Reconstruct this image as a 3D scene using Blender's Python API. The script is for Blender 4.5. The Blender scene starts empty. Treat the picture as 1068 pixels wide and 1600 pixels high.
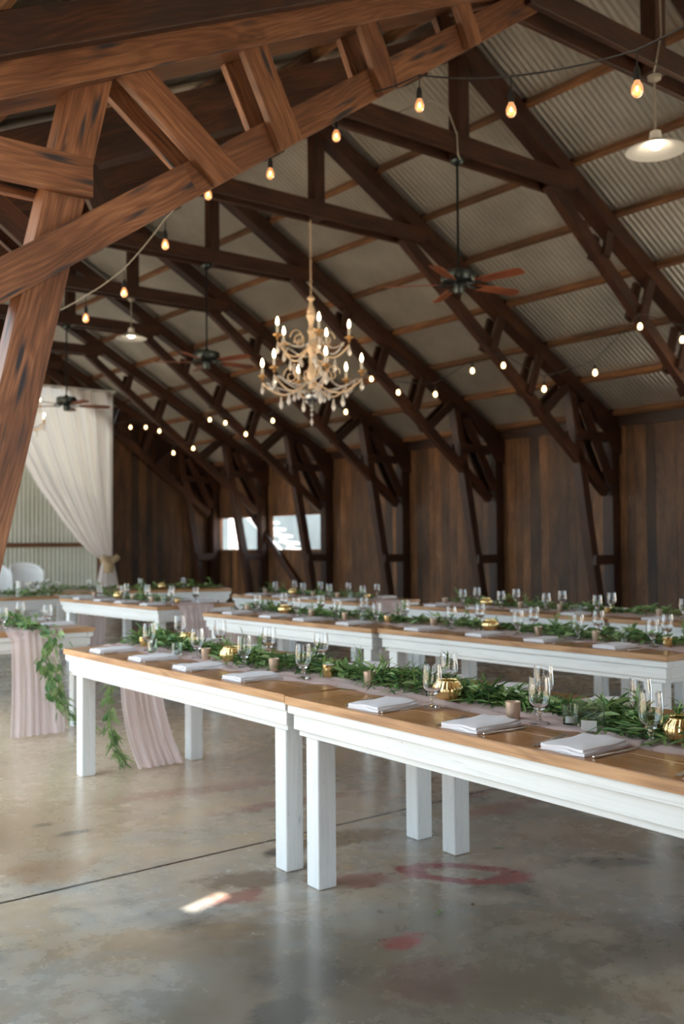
import bpy, math, random
from mathutils import Vector, Matrix
random.seed(7)
R=math.radians
col=bpy.context.scene.collection
sc=bpy.context.scene
# ---------------------------------------------------------------- camera
YAW,PIT,ROL,CH=R(38.59),R(1.83),R(-.514),1.38
cam=bpy.data.objects.new('camera',bpy.data.cameras.new('camera')); col.objects.link(cam)
cd=cam.data; cd.sensor_fit='VERTICAL'; cd.sensor_height=36; cd.sensor_width=24; cd.lens=1563/1600*36
F=Vector((math.sin(YAW)*math.cos(PIT),math.cos(YAW)*math.cos(PIT),math.sin(PIT)))
R0=Vector((math.cos(YAW),-math.sin(YAW),0)); U0=R0.cross(F)
Rr=R0*math.cos(ROL)+U0*math.sin(ROL); Uu=U0*math.cos(ROL)-R0*math.sin(ROL)
m=Matrix.Identity(4)
for i in range(3): m[i][0]=Rr[i]; m[i][1]=Uu[i]; m[i][2]=-F[i]
m[0][3],m[1][3],m[2][3]=0,0,CH
cam.matrix_world=m
cd.dof.use_dof=True; cd.dof.focus_distance=3.3; cd.dof.aperture_fstop=3.0
cd.clip_end=300
sc.camera=cam
# ---------------------------------------------------------------- light
w=bpy.data.worlds.new('world'); sc.world=w; w.use_nodes=True
nt=w.node_tree; bg=nt.nodes['Background']
bg.inputs[0].default_value=(.74,.90,1.0,1); bg.inputs[1].default_value=2.6
sun=bpy.data.objects.new('sun',bpy.data.lights.new('sun','SUN')); col.objects.link(sun)
sun.data.energy=15; sun.data.angle=R(.6); sun.data.color=(1,.93,.82)
SUNDIR=Vector((.12,-.50,.86)).normalized()          # towards the sun
sun.rotation_euler=SUNDIR.to_track_quat('Z','Y').to_euler()
vs=sc.view_settings; vs.view_transform='Standard'; vs.look='None'; vs.gamma=1; vs.exposure=0.80
vs.use_curve_mapping=False
# ---------------------------------------------------------------- dimensions
XC,W,YA,S=7.264,5.94,7.072,2.44
TY=[4.76]+[YA+i*S for i in range(6)]               # truss front planes
YG=YA+6*S                                          # end wall
def zr(u): return 6.66-.575*u                      # top of right rafters
def zl(u): return 6.66+.487*u                      # top of left rafters (u<0)
RT=.10
# ---------------------------------------------------------------- materials
def mat(name):
    m=bpy.data.materials.new(name); m.use_nodes=True
    return m,m.node_tree,m.node_tree.nodes['Principled BSDF']
def N(nt,t,**k):
    n=nt.nodes.new(t)
    for a,b in k.items():
        if a.startswith('i_'): n.inputs[a[2:].replace('_',' ')].default_value=b
        else: setattr(n,a,b)
    return n
def ramp(nt,stops,fac):
    n=nt.nodes.new('ShaderNodeValToRGB'); e=n.color_ramp.elements
    while len(e)<len(stops): e.new(.5)
    for el,(p,c) in zip(e,stops): el.position=p; el.color=(*c,1) if len(c)==3 else c
    nt.links.new(fac,n.inputs[0]); return n
def mix(nt,fac,a,b,mode='MIX'):
    n=nt.nodes.new('ShaderNodeMix'); n.data_type='RGBA'; n.blend_type=mode
    for s,v in ((n.inputs[0],fac),(n.inputs[6],a),(n.inputs[7],b)):
        if hasattr(v,'type') and hasattr(v,'links'): nt.links.new(v,s)
        elif isinstance(v,(int,float)): s.default_value=v
        else: s.default_value=(*v,1)
    return n.outputs[2]
def math_(nt,op,a,b=0.,c=None):
    n=nt.nodes.new('ShaderNodeMath'); n.operation=op
    for s,v in zip(n.inputs,(a,b,c)):
        if v is None: continue
        if hasattr(v,'links'): nt.links.new(v,s)
        else: s.default_value=v
    return n.outputs[0]
def noise(nt,vec,scale,detail=4,rough=.55,dist=0):
    n=N(nt,'ShaderNodeTexNoise'); n.inputs['Scale'].default_value=scale; n.inputs['Detail'].default_value=detail
    n.inputs['Roughness'].default_value=rough; n.inputs['Distortion'].default_value=dist
    nt.links.new(vec,n.inputs['Vector']); return n.outputs['Fac']
def mapping(nt,vec,sc_,loc=(0,0,0)):
    n=N(nt,'ShaderNodeMapping'); n.inputs['Scale'].default_value=sc_; n.inputs['Location'].default_value=loc
    nt.links.new(vec,n.inputs[0]); return n.outputs[0]
def bump(nt,p,h,s=.3,d=.01):
    b=N(nt,'ShaderNodeBump'); b.inputs['Strength'].default_value=s; b.inputs['Distance'].default_value=d
    nt.links.new(h,b.inputs['Height']); nt.links.new(b.outputs[0],p.inputs['Normal'])
def wood(name,dark,midc,light,rough=.6,stain=0.,coat=0,grain=1.,tonemix=.55):
    m,nt,p=mat(name)
    uv=N(nt,'ShaderNodeUVMap').outputs[0]
    g1=noise(nt,mapping(nt,uv,(1.3,26,1)),1.6*grain,5,.6,1.2)
    g2=noise(nt,mapping(nt,uv,(3,110,1)),1.5,3,.6)
    g3=noise(nt,mapping(nt,uv,(.9,2.2,1)),1.3,3,.5)
    sv=N(nt,'ShaderNodeSeparateXYZ'); nt.links.new(uv,sv.inputs[0])
    g5=noise(nt,mapping(nt,uv,(1.1,5,1),(2,7,0)),1.,2,.5)
    rg=math_(nt,'SINE',math_(nt,'ADD',math_(nt,'MULTIPLY',sv.outputs[1],160.),math_(nt,'MULTIPLY',g5,60.)))
    f=math_(nt,'ADD',math_(nt,'MULTIPLY',g1,.35),math_(nt,'ADD',math_(nt,'MULTIPLY',g2,.25),math_(nt,'MULTIPLY',g3,.45)))
    f=math_(nt,'ADD',f,math_(nt,'MULTIPLY',rg,.035))
    c=ramp(nt,[(.36,dark),(.52,midc),(.70,light)],f).outputs[0]
    at=N(nt,'ShaderNodeAttribute',attribute_name='tone').outputs['Fac']
    tn=ramp(nt,[(0,(1-tonemix,)*3),(1,(1+tonemix*.7,1+tonemix*.62,1+tonemix*.5))],at).outputs[0]
    c=mix(nt,1.,c,tn,'MULTIPLY')
    if stain:
        v=N(nt,'ShaderNodeTexVoronoi'); v.inputs['Scale'].default_value=1; v.inputs['Randomness'].default_value=1
        nt.links.new(mapping(nt,uv,(2.3,15,1)),v.inputs['Vector'])
        k=math_(nt,'ADD',v.outputs['Distance'],math_(nt,'MULTIPLY',g1,.5))
        s=ramp(nt,[(.36,(1,1,1)),(.56,(0,0,0))],k).outputs[0]
        c=mix(nt,math_(nt,'MULTIPLY',s,stain),c,(.016,.018,.026))
        v2=N(nt,'ShaderNodeTexVoronoi'); v2.inputs['Scale'].default_value=1
        nt.links.new(mapping(nt,uv,(1.1,3.2,1),(3,5,0)),v2.inputs['Vector'])
        r=math_(nt,'SINE',math_(nt,'MULTIPLY',v2.outputs['Distance'],70.))
        km=ramp(nt,[(.06,(1,1,1)),(.16,(0,0,0))],v2.outputs['Distance']).outputs[0]
        c=mix(nt,math_(nt,'MULTIPLY',km,math_(nt,'MULTIPLY_ADD',r,.25,.5)),c,(.03,.012,.006))
    nt.links.new(c,p.inputs['Base Color']); p.inputs['Roughness'].default_value=rough
    if coat: p.inputs['Coat Weight'].default_value=coat; p.inputs['Coat Roughness'].default_value=.18
    bump(nt,p,f,.35,.006)
    return m
M={}
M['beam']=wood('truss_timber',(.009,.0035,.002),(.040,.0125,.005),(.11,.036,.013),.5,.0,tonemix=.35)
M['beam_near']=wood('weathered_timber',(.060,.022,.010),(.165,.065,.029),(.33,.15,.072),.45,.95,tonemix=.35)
M['purlin']=wood('purlin_timber',(.03,.013,.006),(.13,.055,.02),(.30,.14,.055),.7,tonemix=.4)
M['plank']=wood('wall_planks',(.030,.013,.005),(.125,.053,.018),(.27,.125,.046),.55,tonemix=.75)
M['table']=wood('table_top_oak',(.21,.085,.026),(.40,.18,.065),(.56,.29,.115),.32,coat=.35,tonemix=.2)
M['table_edge']=wood('table_edge_oak',(.26,.12,.05),(.47,.25,.115),(.62,.37,.19),.5,tonemix=.2)
def simple(name,c,rough=.5,metal=0,**k):
    m,nt,p=mat(name); p.inputs['Base Color'].default_value=(*c,1); p.inputs['Roughness'].default_value=rough; p.inputs['Metallic'].default_value=metal
    for a,b in k.items(): p.inputs[a.replace('_',' ')].default_value=b
    return m
def paint():
    m,nt,p=mat('white_paint'); uv=N(nt,'ShaderNodeUVMap').outputs[0]
    g=noise(nt,mapping(nt,uv,(2,45,1)),1.5,4,.6,.8)
    c=ramp(nt,[(.3,(.66,.67,.67)),(.5,(.75,.76,.76)),(.8,(.79,.80,.80))],g).outputs[0]
    k=noise(nt,mapping(nt,uv,(.7,26,1)),1.1,2,.4,.3)
    cr=ramp(nt,[(.497,(0,0,0)),(.5,(1,1,1)),(.503,(0,0,0))],k).outputs[0]
    c=mix(nt,math_(nt,'MULTIPLY',cr,.5),c,(.32,.33,.35))
    nt.links.new(c,p.inputs['Base Color']); p.inputs['Roughness'].default_value=.38; bump(nt,p,g,.15,.003); return m
M['white']=paint()
def corr(name,c1,c2,metal,rough):
    m,nt,p=mat(name); o=N(nt,'ShaderNodeTexCoord').outputs['Object']
    g=noise(nt,mapping(nt,o,(1,1,1)),1.1,4,.6); g2=noise(nt,mapping(nt,o,(9,9,9)),4,2)
    c=ramp(nt,[(.35,c1),(.65,c2)],math_(nt,'MULTIPLY_ADD',g2,.2,math_(nt,'MULTIPLY',g,.8))).outputs[0]
    nt.links.new(c,p.inputs['Base Color']); p.inputs['Metallic'].default_value=metal
    nt.links.new(math_(nt,'MULTIPLY_ADD',g,.2,rough-.1),p.inputs['Roughness']); return m
M['roof']=corr('galvanised_roof',(.50,.46,.40),(.68,.63,.55),.75,.34)
M['corr']=corr('galvanised_sheet',(.46,.46,.38),(.60,.60,.52),.3,.45)
M['corr2']=corr('pale_sheet',(.15,.19,.22),(.22,.27,.30),.1,.5)
def floor_mat():
    m,nt,p=mat('polished_concrete'); o=N(nt,'ShaderNodeTexCoord').outputs['Object']
    n1=noise(nt,mapping(nt,o,(1,1,1)),.55,5,.6,.4); n2=noise(nt,mapping(nt,o,(1,1,1),(7,3,1)),1.9,6,.65,.6)
    n3=noise(nt,mapping(nt,o,(1,1,1),(3,9,1)),9,5,.7); n4=noise(nt,mapping(nt,o,(1,1,1),(13,2,5)),.9,4,.6,.8)
    c=ramp(nt,[(.3,(.17,.11,.06)),(.45,(.31,.235,.16)),(.55,(.39,.34,.275)),(.72,(.50,.46,.40))],math_(nt,'MULTIPLY_ADD',n2,.5,math_(nt,'MULTIPLY',n1,.5))).outputs[0]
    c=mix(nt,ramp(nt,[(.44,(0,0,0)),(.60,(.8,.8,.8))],n4).outputs[0],c,(.30,.31,.305))
    c=mix(nt,.0,c,c)
    dk=ramp(nt,[(.57,(0,0,0)),(.70,(.75,.75,.75))],noise(nt,mapping(nt,o,(1,1,1),(31,17,5)),1.7,5,.6,.3)).outputs[0]
    c=mix(nt,dk,c,(.055,.058,.052))
    c=mix(nt,.5,c,ramp(nt,[(.3,(.55,.55,.55)),(.7,(1.25,1.25,1.25))],n3).outputs[0],'MULTIPLY')
    sx=N(nt,'ShaderNodeSeparateXYZ'); nt.links.new(o,sx.inputs[0]); X,Y=sx.outputs[0],sx.outputs[1]
    def spot(cx,cy,rx,ry,colr,amt,edge,fn=n3,rot=0.,ring=None):
        nonlocal c
        a=math_(nt,'SUBTRACT',X,cx); b=math_(nt,'SUBTRACT',Y,cy)
        ca,sa=math.cos(rot),math.sin(rot)
        u=math_(nt,'ADD',math_(nt,'MULTIPLY',a,ca/rx),math_(nt,'MULTIPLY',b,sa/rx)); v=math_(nt,'ADD',math_(nt,'MULTIPLY',a,-sa/ry),math_(nt,'MULTIPLY',b,ca/ry))
        d=math_(nt,'SQRT',math_(nt,'ADD',math_(nt,'MULTIPLY',u,u),math_(nt,'MULTIPLY',v,v)))
        if ring: d=math_(nt,'MULTIPLY',math_(nt,'ABSOLUTE',math_(nt,'SUBTRACT',d,.72)),3.2)
        d=math_(nt,'ADD',d,math_(nt,'MULTIPLY_ADD',fn,edge,-edge*.5))
        k=ramp(nt,[(.55,(amt,)*3),(1.0,(0,0,0))],d).outputs[0]
        c=mix(nt,k,c,colr)
    spot(2.0,6.6,3.0,3.4,(.68,.50,.33),.7,1.0,fn=n2)  # warm daylight on the left floor, painted into the concrete colour
    spot(2.05,2.35,1.25,.85,(.10,.092,.072),.72,1.3,fn=n2,rot=.3)  # dark mottled concrete, with the dim foreground also painted into its colour
    red=(.22,.022,.026)
    spot(3.02,3.0,.30,.13,red,.95,2.2,rot=-.9,ring=1)
    spot(2.62,3.22,.20,.10,red,.55,2.4,rot=-.6); spot(2.86,3.12,.1,.05,red,.5,2.4)
    spot(2.14,3.36,.14,.09,red,.5,2.4); spot(2.36,2.62,.12,.07,red,.7,2.2); spot(2.2,2.35,.25,.16,(.10,.03,.03),.4,2.,rot=.4)
    spot(3.9,3.6,.35,.12,red,.4,2.3); spot(4.0,3.9,.2,.08,red,.5,2.3); spot(2.9,4.95,.7,.12,red,.35,2.3,rot=-.2); spot(3.15,4.4,.5,.09,red,.45,2.3,rot=-.2)
    spot(2.95,3.72,.35,.14,(.13,.075,.025),.8,1.3,rot=-.3); spot(2.62,3.72,.13,.08,(.04,.04,.035),.8,1.,rot=-.3)
    spot(2.3,3.5,.3,.13,(.09,.05,.025),.6,1.4,rot=-.5)
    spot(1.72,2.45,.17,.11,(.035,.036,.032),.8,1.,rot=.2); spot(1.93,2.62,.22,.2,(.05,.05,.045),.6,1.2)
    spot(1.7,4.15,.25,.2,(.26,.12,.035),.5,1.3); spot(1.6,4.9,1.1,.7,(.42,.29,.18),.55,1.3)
    spot(2.02,4.62,.11,.05,(.11,.08,.06),.7,.6); spot(1.95,4.85,.07,.04,(.12,.09,.065),.6,.6)
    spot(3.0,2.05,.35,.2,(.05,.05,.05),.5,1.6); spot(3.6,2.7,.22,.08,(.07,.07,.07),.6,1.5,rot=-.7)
    # construction joint
    j=math_(nt,'ABSOLUTE',math_(nt,'SUBTRACT',math_(nt,'ADD',Y,math_(nt,'MULTIPLY',n3,.012)),3.905))
    jk=ramp(nt,[(.006,(1,1,1)),(.014,(0,0,0))],j).outputs[0]
    c=mix(nt,jk,c,(.012,.010,.008))
    nt.links.new(c,p.inputs['Base Color'])
    rr=math_(nt,'MULTIPLY_ADD',n2,.22,math_(nt,'MULTIPLY_ADD',n3,.12,.10))
    nt.links.new(rr,p.inputs['Roughness']); p.inputs['Specular IOR Level'].default_value=.5
    p.inputs['Coat Weight'].default_value=.25; p.inputs['Coat Roughness'].default_value=.22
    bump(nt,p,math_(nt,'SUBTRACT',math_(nt,'MULTIPLY',n3,.3),jk),.2,.006); return m
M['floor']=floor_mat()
M['ground']=simple('pale_gravel',(.50,.40,.29),.9)
M['black']=simple('black_rubber',(.012,.012,.013),.5)
M['bronze']=simple('dark_bronze',(.045,.055,.055),.3,.8)
M['rod']=simple('black_rod',(.01,.012,.013),.4,.5)
M['blade']=wood('fan_blade_wood',(.06,.015,.006),(.20,.055,.022),(.32,.10,.04),.4,tonemix=.1)
M['gold']=simple('antique_gold',(.80,.47,.20),.34,.85)
M['goldpaint']=simple('pale_gilding',(.90,.68,.47),.42,.15)
M['mercury']=simple('gold_mercury_glass',(.83,.60,.27),.2,.95)
M['cup']=simple('frosted_gold_cup',(.66,.50,.38),.38,.7)
M['silver']=simple('silver_ball',(.42,.42,.42),.18,1)
M['steel']=simple('polished_steel',(.80,.80,.82),.30,.9)
M['enamel']=simple('white_enamel',(.80,.78,.74),.35)
M['cream']=simple('candle_sleeve',(.86,.80,.70),.6)
def glass(name,tint=(1,1,1),rough=0):
    m,nt,p=mat(name); p.inputs['Base Color'].default_value=(*tint,1); p.inputs['Roughness'].default_value=rough
    p.inputs['Transmission Weight'].default_value=1; p.inputs['IOR'].default_value=1.45; return m
M['glass']=glass('clear_glass'); M['crystal']=simple('cut_crystal',(.95,.90,.86),.12,0,Transmission_Weight=.45,Specular_IOR_Level=.9); M['greenglass']=glass('pale_green_glass',(.93,.98,.96),.03)
M['acrylic']=glass('clear_acrylic'); M['frost']=simple('frosted_card',(.85,.85,.84),.4,0,Transmission_Weight=.6)
def pane():
    m,nt,p=mat('window_glass'); p.inputs['Base Color'].default_value=(.9,.95,1,1); p.inputs['Roughness'].default_value=.03
    tr=N(nt,'ShaderNodeBsdfTransparent'); a=N(nt,'ShaderNodeMixShader'); a.inputs[0].default_value=.92
    nt.links.new(p.outputs[0],a.inputs[1]); nt.links.new(tr.outputs[0],a.inputs[2]); nt.links.new(a.outputs[0],nt.nodes['Material Output'].inputs[0]); return m
M['pane']=pane()
def bulbglass():
    m,nt,p=mat('amber_bulb_glass'); p.inputs['Base Color'].default_value=(1,.62,.30,1); p.inputs['Roughness'].default_value=.05
    p.inputs['Emission Color'].default_value=(1,.36,.13,1); p.inputs['Emission Strength'].default_value=.35
    p.inputs['Transmission Weight'].default_value=.5
    return m
M['bulb']=bulbglass()
def emit(name,c,s):
    m,nt,p=mat(name); p.inputs['Base Color'].default_value=(*c,1); p.inputs['Emission Color'].default_value=(*c,1); p.inputs['Emission Strength'].default_value=s; return m
M['filament']=emit('glowing_filament',(1,.62,.30),30)
M['glow']=emit('lit_bulb',(1,.66,.32),4.5)
M['flame']=emit('candle_bulb_glow',(1,.76,.45),14)
M['lampglow']=emit('lamp_bulb_glow',(1,.84,.62),8)
def cloth(name,c,transl=.35,transp=.0,rough=.9,weave=0):
    m,nt,p=mat(name); out=nt.nodes['Material Output']
    p.inputs['Base Color'].default_value=(*c,1); p.inputs['Roughness'].default_value=rough; p.inputs['Sheen Weight'].default_value=.2
    t=N(nt,'ShaderNodeBsdfTranslucent'); t.inputs[0].default_value=(*c,1)
    a=N(nt,'ShaderNodeMixShader'); a.inputs[0].default_value=transl
    nt.links.new(p.outputs[0],a.inputs[1]); nt.links.new(t.outputs[0],a.inputs[2]); o=a.outputs[0]
    if transp:
        b=N(nt,'ShaderNodeMixShader'); b.inputs[0].default_value=transp; tr=N(nt,'ShaderNodeBsdfTransparent')
        nt.links.new(o,b.inputs[1]); nt.links.new(tr.outputs[0],b.inputs[2]); o=b.outputs[0]
    nt.links.new(o,out.inputs[0]); return m
M['chiffon']=cloth('pink_chiffon',(.96,.82,.82),.5,.16)
M['napkin']=cloth('napkin_linen',(.80,.77,.80),.1)
M['curtain']=cloth('cream_curtain',(.84,.78,.76),.5,.04)
M['burlap']=cloth('burlap',(.60,.43,.25),.1)
def leafm(name,c1,c2,rough=.4):
    m,nt,p=mat(name); out=nt.nodes['Material Output']
    at=N(nt,'ShaderNodeAttribute',attribute_name='tone').outputs['Fac']
    c=ramp(nt,[(0,c1),(1,c2)],at).outputs[0]; nt.links.new(c,p.inputs['Base Color']); p.inputs['Roughness'].default_value=rough
    t=N(nt,'ShaderNodeBsdfTranslucent'); nt.links.new(c,t.inputs[0])
    a=N(nt,'ShaderNodeMixShader'); a.inputs[0].default_value=.25
    nt.links.new(p.outputs[0],a.inputs[1]); nt.links.new(t.outputs[0],a.inputs[2]); nt.links.new(a.outputs[0],out.inputs[0]); return m
M['leaf']=leafm('willow_leaf',(.028,.10,.03),(.30,.46,.14))
M['leaf2']=leafm('broad_leaf',(.08,.21,.06),(.45,.60,.27))
M['stem']=simple('green_stem',(.09,.14,.04),.6)
M['petal']=leafm('white_petal',(.70,.68,.60),(.88,.88,.84),.7)
M['wax']=cloth('candle_wax',(.85,.85,.83),.3)
M['card']=simple('white_card',(.8,.8,.78),.6)
M['rattan']=simple('white_rattan',(.80,.80,.80),.6)
M['wire']=simple('grey_cable',(.30,.27,.22),.6)
# ---------------------------------------------------------------- helpers
class MB:
    def __init__(s): s.v=[];s.f=[];s.uv=[];s.t=[]
    def face(s,idx,uvs=None,tone=.5):
        s.f.append(tuple(idx)); s.uv.extend(uvs or [(0,0)]*len(idx)); s.t.append(tone)
    def board(s,p0,p1,side,w,up,h,tone=None,centre=True):
        """box from p0 to p1; w along `side`, h along `up` (both centred)"""
        p0,p1,side,up=map(Vector,(p0,p1,side,up)); side=side.normalized()*w/2; up=up.normalized()*h/2
        L=(p1-p0).length; o=len(s.v); tone=random.random() if tone is None else tone
        for p in (p0,p1):
            for a,b in ((-1,-1),(1,-1),(1,1),(-1,1)): s.v.append(p+side*a+up*b)
        ou,ov=random.uniform(0,60),random.uniform(0,60)
        for (a,b),d,off in (((0,1),w,0),((1,2),h,w),((2,3),w,w+h),((3,0),h,2*w+h)):
            s.face((o+a,o+b,o+b+4,o+a+4),[(ou,ov+off),(ou,ov+off+d),(ou+L,ov+off+d),(ou+L,ov+off)],tone)
        q=[(ou,ov),(ou+w,ov),(ou+w,ov+h),(ou,ov+h)]
        s.face((o+3,o+2,o+1,o),q,tone); s.face((o+4,o+5,o+6,o+7),q,tone)
    def poly(s,pts,ext,tone=None,axis=None):
        """prism: polygon pts extruded by vector ext"""
        pts=[Vector(p) for p in pts]; ext=Vector(ext); n=len(pts); o=len(s.v); tone=random.random() if tone is None else tone
        ax=Vector(axis).normalized() if axis else (pts[1]-pts[0]).normalized(); nr=ext.normalized(); cr=nr.cross(ax)
        ou,ov=random.uniform(0,60),random.uniform(0,60)
        U=lambda p:(ou+p.dot(ax),ov+p.dot(cr)+p.dot(nr)*.7)
        s.v+=pts; s.v+=[p+ext for p in pts]
        s.face(range(n)[::-1],[U(p) for p in pts][::-1],tone); s.face(range(o+n,o+2*n) if 0 else [n+i for i in range(n)],[U(p) for p in pts],tone)
        s.f[-2]=tuple(o+i for i in range(n))[::-1]; s.f[-1]=tuple(o+n+i for i in range(n))
        for i in range(n):
            j=(i+1)%n; a,b=pts[i],pts[j]
            s.face((o+i,o+j,o+n+j,o+n+i),[U(a),U(b),U(b+ext),U(a+ext)],tone)
    def lathe(s,prof,c=(0,0,0),seg=20,tone=.5,sx=1,rib=0,ribn=12):
        o=len(s.v); c=Vector(c); n=len(prof)
        for r,z in prof:
            for k in range(seg):
                a=2*math.pi*k/seg; rr=r*(1+rib*abs(math.sin(a*ribn/2)) if rib else 1)
                s.v.append(c+Vector((rr*math.cos(a)*sx,rr*math.sin(a),z)))
        for i in range(n-1):
            for k in range(seg):
                l=(k+1)%seg
                s.face((o+i*seg+k,o+i*seg+l,o+(i+1)*seg+l,o+(i+1)*seg+k),[(k/seg,i),(l/seg,i),(l/seg,i+1),(k/seg,i+1)],tone)
        if prof[0][0]>1e-4: s.face([o+k for k in range(seg)][::-1],None,tone)
        if prof[-1][0]>1e-4: s.face([o+(n-1)*seg+k for k in range(seg)],None,tone)
    def tube(s,pts,r,seg=8,tone=.5):
        pts=[Vector(p) for p in pts]; o=len(s.v); n=len(pts); x=None
        rs=r if isinstance(r,(list,tuple)) else [r]*n
        for i,p in enumerate(pts):
            d=(pts[min(i+1,n-1)]-pts[max(i-1,0)]).normalized()
            if x is None: x=d.orthogonal().normalized()
            x=(x-d*x.dot(d)).normalized(); y=d.cross(x)
            for k in range(seg):
                a=2*math.pi*k/seg; s.v.append(p+(x*math.cos(a)+y*math.sin(a))*rs[i])
        for i in range(n-1):
            for k in range(seg):
                l=(k+1)%seg; s.face((o+i*seg+k,o+i*seg+l,o+(i+1)*seg+l,o+(i+1)*seg+k),None,tone)
        s.face([o+k for k in range(seg)][::-1],None,tone); s.face([o+(n-1)*seg+k for k in range(seg)],None,tone)
    def grid(s,rows,tone=.5):
        o=len(s.v); n=len(rows); mm=len(rows[0])
        for r in rows: s.v+=[Vector(p) for p in r]
        for i in range(n-1):
            for k in range(mm-1):
                s.face((o+i*mm+k,o+i*mm+k+1,o+(i+1)*mm+k+1,o+(i+1)*mm+k),[(k/mm,i/n),((k+1)/mm,i/n),((k+1)/mm,(i+1)/n),(k/mm,(i+1)/n)],tone)
    def leaf(s,p,d,n,L,wd,bend=.2,tone=None):
        d=d.normalized(); sd=d.cross(n)
        if sd.length<1e-3: sd=d.orthogonal()
        sd.normalize(); n=sd.cross(d).normalized(); o=len(s.v); tone=random.random() if tone is None else tone
        for t,ww in ((0,.12),(.3,.9),(.65,.8),(1,.02)):
            c=p+d*(L*t)-n*(bend*L*t*t)
            s.v.append(c-sd*wd*ww/2+n*wd*ww*.18); s.v.append(c-n*wd*ww*.08); s.v.append(c+sd*wd*ww/2+n*wd*ww*.18)
        for i in range(3):
            a=o+i*3
            s.face((a,a+1,a+4,a+3),None,tone); s.face((a+1,a+2,a+5,a+4),None,tone)
    def build(s,name,m,parent=None,smooth=False,bevel=0,loc=None,angle=40):
        me=bpy.data.meshes.new(name); me.from_pydata([tuple(v) for v in s.v],[],s.f)
        uv=me.uv_layers.new(name='UVMap'); flat=[c for q in s.uv for c in q]; uv.data.foreach_set('uv',flat)
        a=me.attributes.new('tone','FLOAT','FACE'); a.data.foreach_set('value',s.t)
        me.materials.append(m)
        if smooth:
            me.polygons.foreach_set('use_smooth',[True]*len(me.polygons)); me.set_sharp_from_angle(angle=R(angle))
        o=bpy.data.objects.new(name,me); col.objects.link(o)
        if parent: o.parent=parent
        if loc: o.location=loc
        if bevel:
            b=o.modifiers.new('bevel','BEVEL'); b.width=bevel; b.segments=2; b.limit_method='ANGLE'
        return o
def empty(name,loc=(0,0,0),rz=0):
    o=bpy.data.objects.new(name,None); col.objects.link(o); o.location=loc; o.rotation_euler=(0,0,rz); o.empty_display_size=.1; return o
def tag(o,label,cat,group=None):
    o['label']=label; o['category']=cat
    if group: o['group']=group
    return o
def struct(o): o['kind']='structure'; return o
def kids(o): return [c for c in KID.get(o.name,[])]
KID={}
def copy_tree(o,parent=None):
    c=o.copy(); col.objects.link(c)
    if parent: c.parent=parent
    for ch in list(o.children): copy_tree(ch,c)
    return c
ORD=['first','second','third','fourth','fifth','sixth','seventh','eighth','ninth','tenth','eleventh','twelfth']
# ---------------------------------------------------------------- room shell
b=MB(); 
b.v=[Vector(p) for p in ((XC-W-.3,-6,0),(XC+W+.3,-6,0),(XC+W+.3,YG+3.2,0),(XC-W-.3,YG+3.2,0),(XC-W-.3,-6,-.15),(XC+W+.3,-6,-.15),(XC+W+.3,YG+3.2,-.15),(XC-W-.3,YG+3.2,-.15))]
for f in ((0,1,2,3),(7,6,5,4),(0,4,5,1),(1,5,6,2),(2,6,7,3),(3,7,4,0)): b.face(f)
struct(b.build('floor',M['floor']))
b=MB(); b.v=[Vector(p) for p in ((-60,-60,-.16),(80,-60,-.16),(80,90,-.16),(-60,90,-.16))]; b.face((0,1,2,3))
struct(b.build('floor_outside',M['ground'])).name='ground'
# corrugated roof, both slopes in one shell each
def roof(name,ufrom,uto,zf,hole=None):
    b=MB(); per=.076; nseg=6; y0,y1=-4.0,YG+1.6; n=int((y1-y0)/per*nseg)
    us=[ufrom+(uto-ufrom)*i/60 for i in range(61)]
    for i in range(n+1):
        y=y0+(y1-y0)*i/n; h=.014*math.sin(2*math.pi*(y-y0)/per)
        for u in us: b.v.append(Vector((XC+u,y,zf(u)+RT+.012+h)))
    mm=len(us)
    for i in range(n):
        y=y0+(y1-y0)*(i+.5)/n
        for k in range(mm-1):
            u=(us[k]+us[k+1])/2
            if hole and hole[0]<u<hole[1] and hole[2]<y<hole[3]: continue
            a=i*mm+k; b.face((a,a+1,a+mm+1,a+mm))
    return struct(b.build(name,M['roof'],smooth=True,angle=80))
roof('ceiling_right',0,W+.35,zr)
roof('ceiling_left',0,-W-.35,zl,hole=(-4.68,-4.47,.72,.79))
# right wall planks with two window openings
win=[(17.17,19.2),(19.72,21.42)]; WZ0,WZ1=1.25,2.05
b=MB(); y=-4.0
while y<YG:
    wd=random.choice((.14,.16,.19,.21)); yb=min(y+wd,YG); ym=(y+yb)/2; X=XC+W+.012+random.uniform(0,.008)
    tone=min(1,max(0,random.gauss(.42,.2)+(.5 if random.random()<.09 else 0)))
    segs=[(0,3.36)]
    if .6<ym<6.9: segs=[(2.9,3.36)]
    if any(a-.02<ym<c+.02 for a,c in win): segs=[(0,WZ0),(WZ1,3.36)]
    for z0,z1 in segs: b.board((X,ym,z0),(X,ym,z1),(0,1,0),yb-y-.004,(1,0,0),.022,tone)
    y=yb
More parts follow.
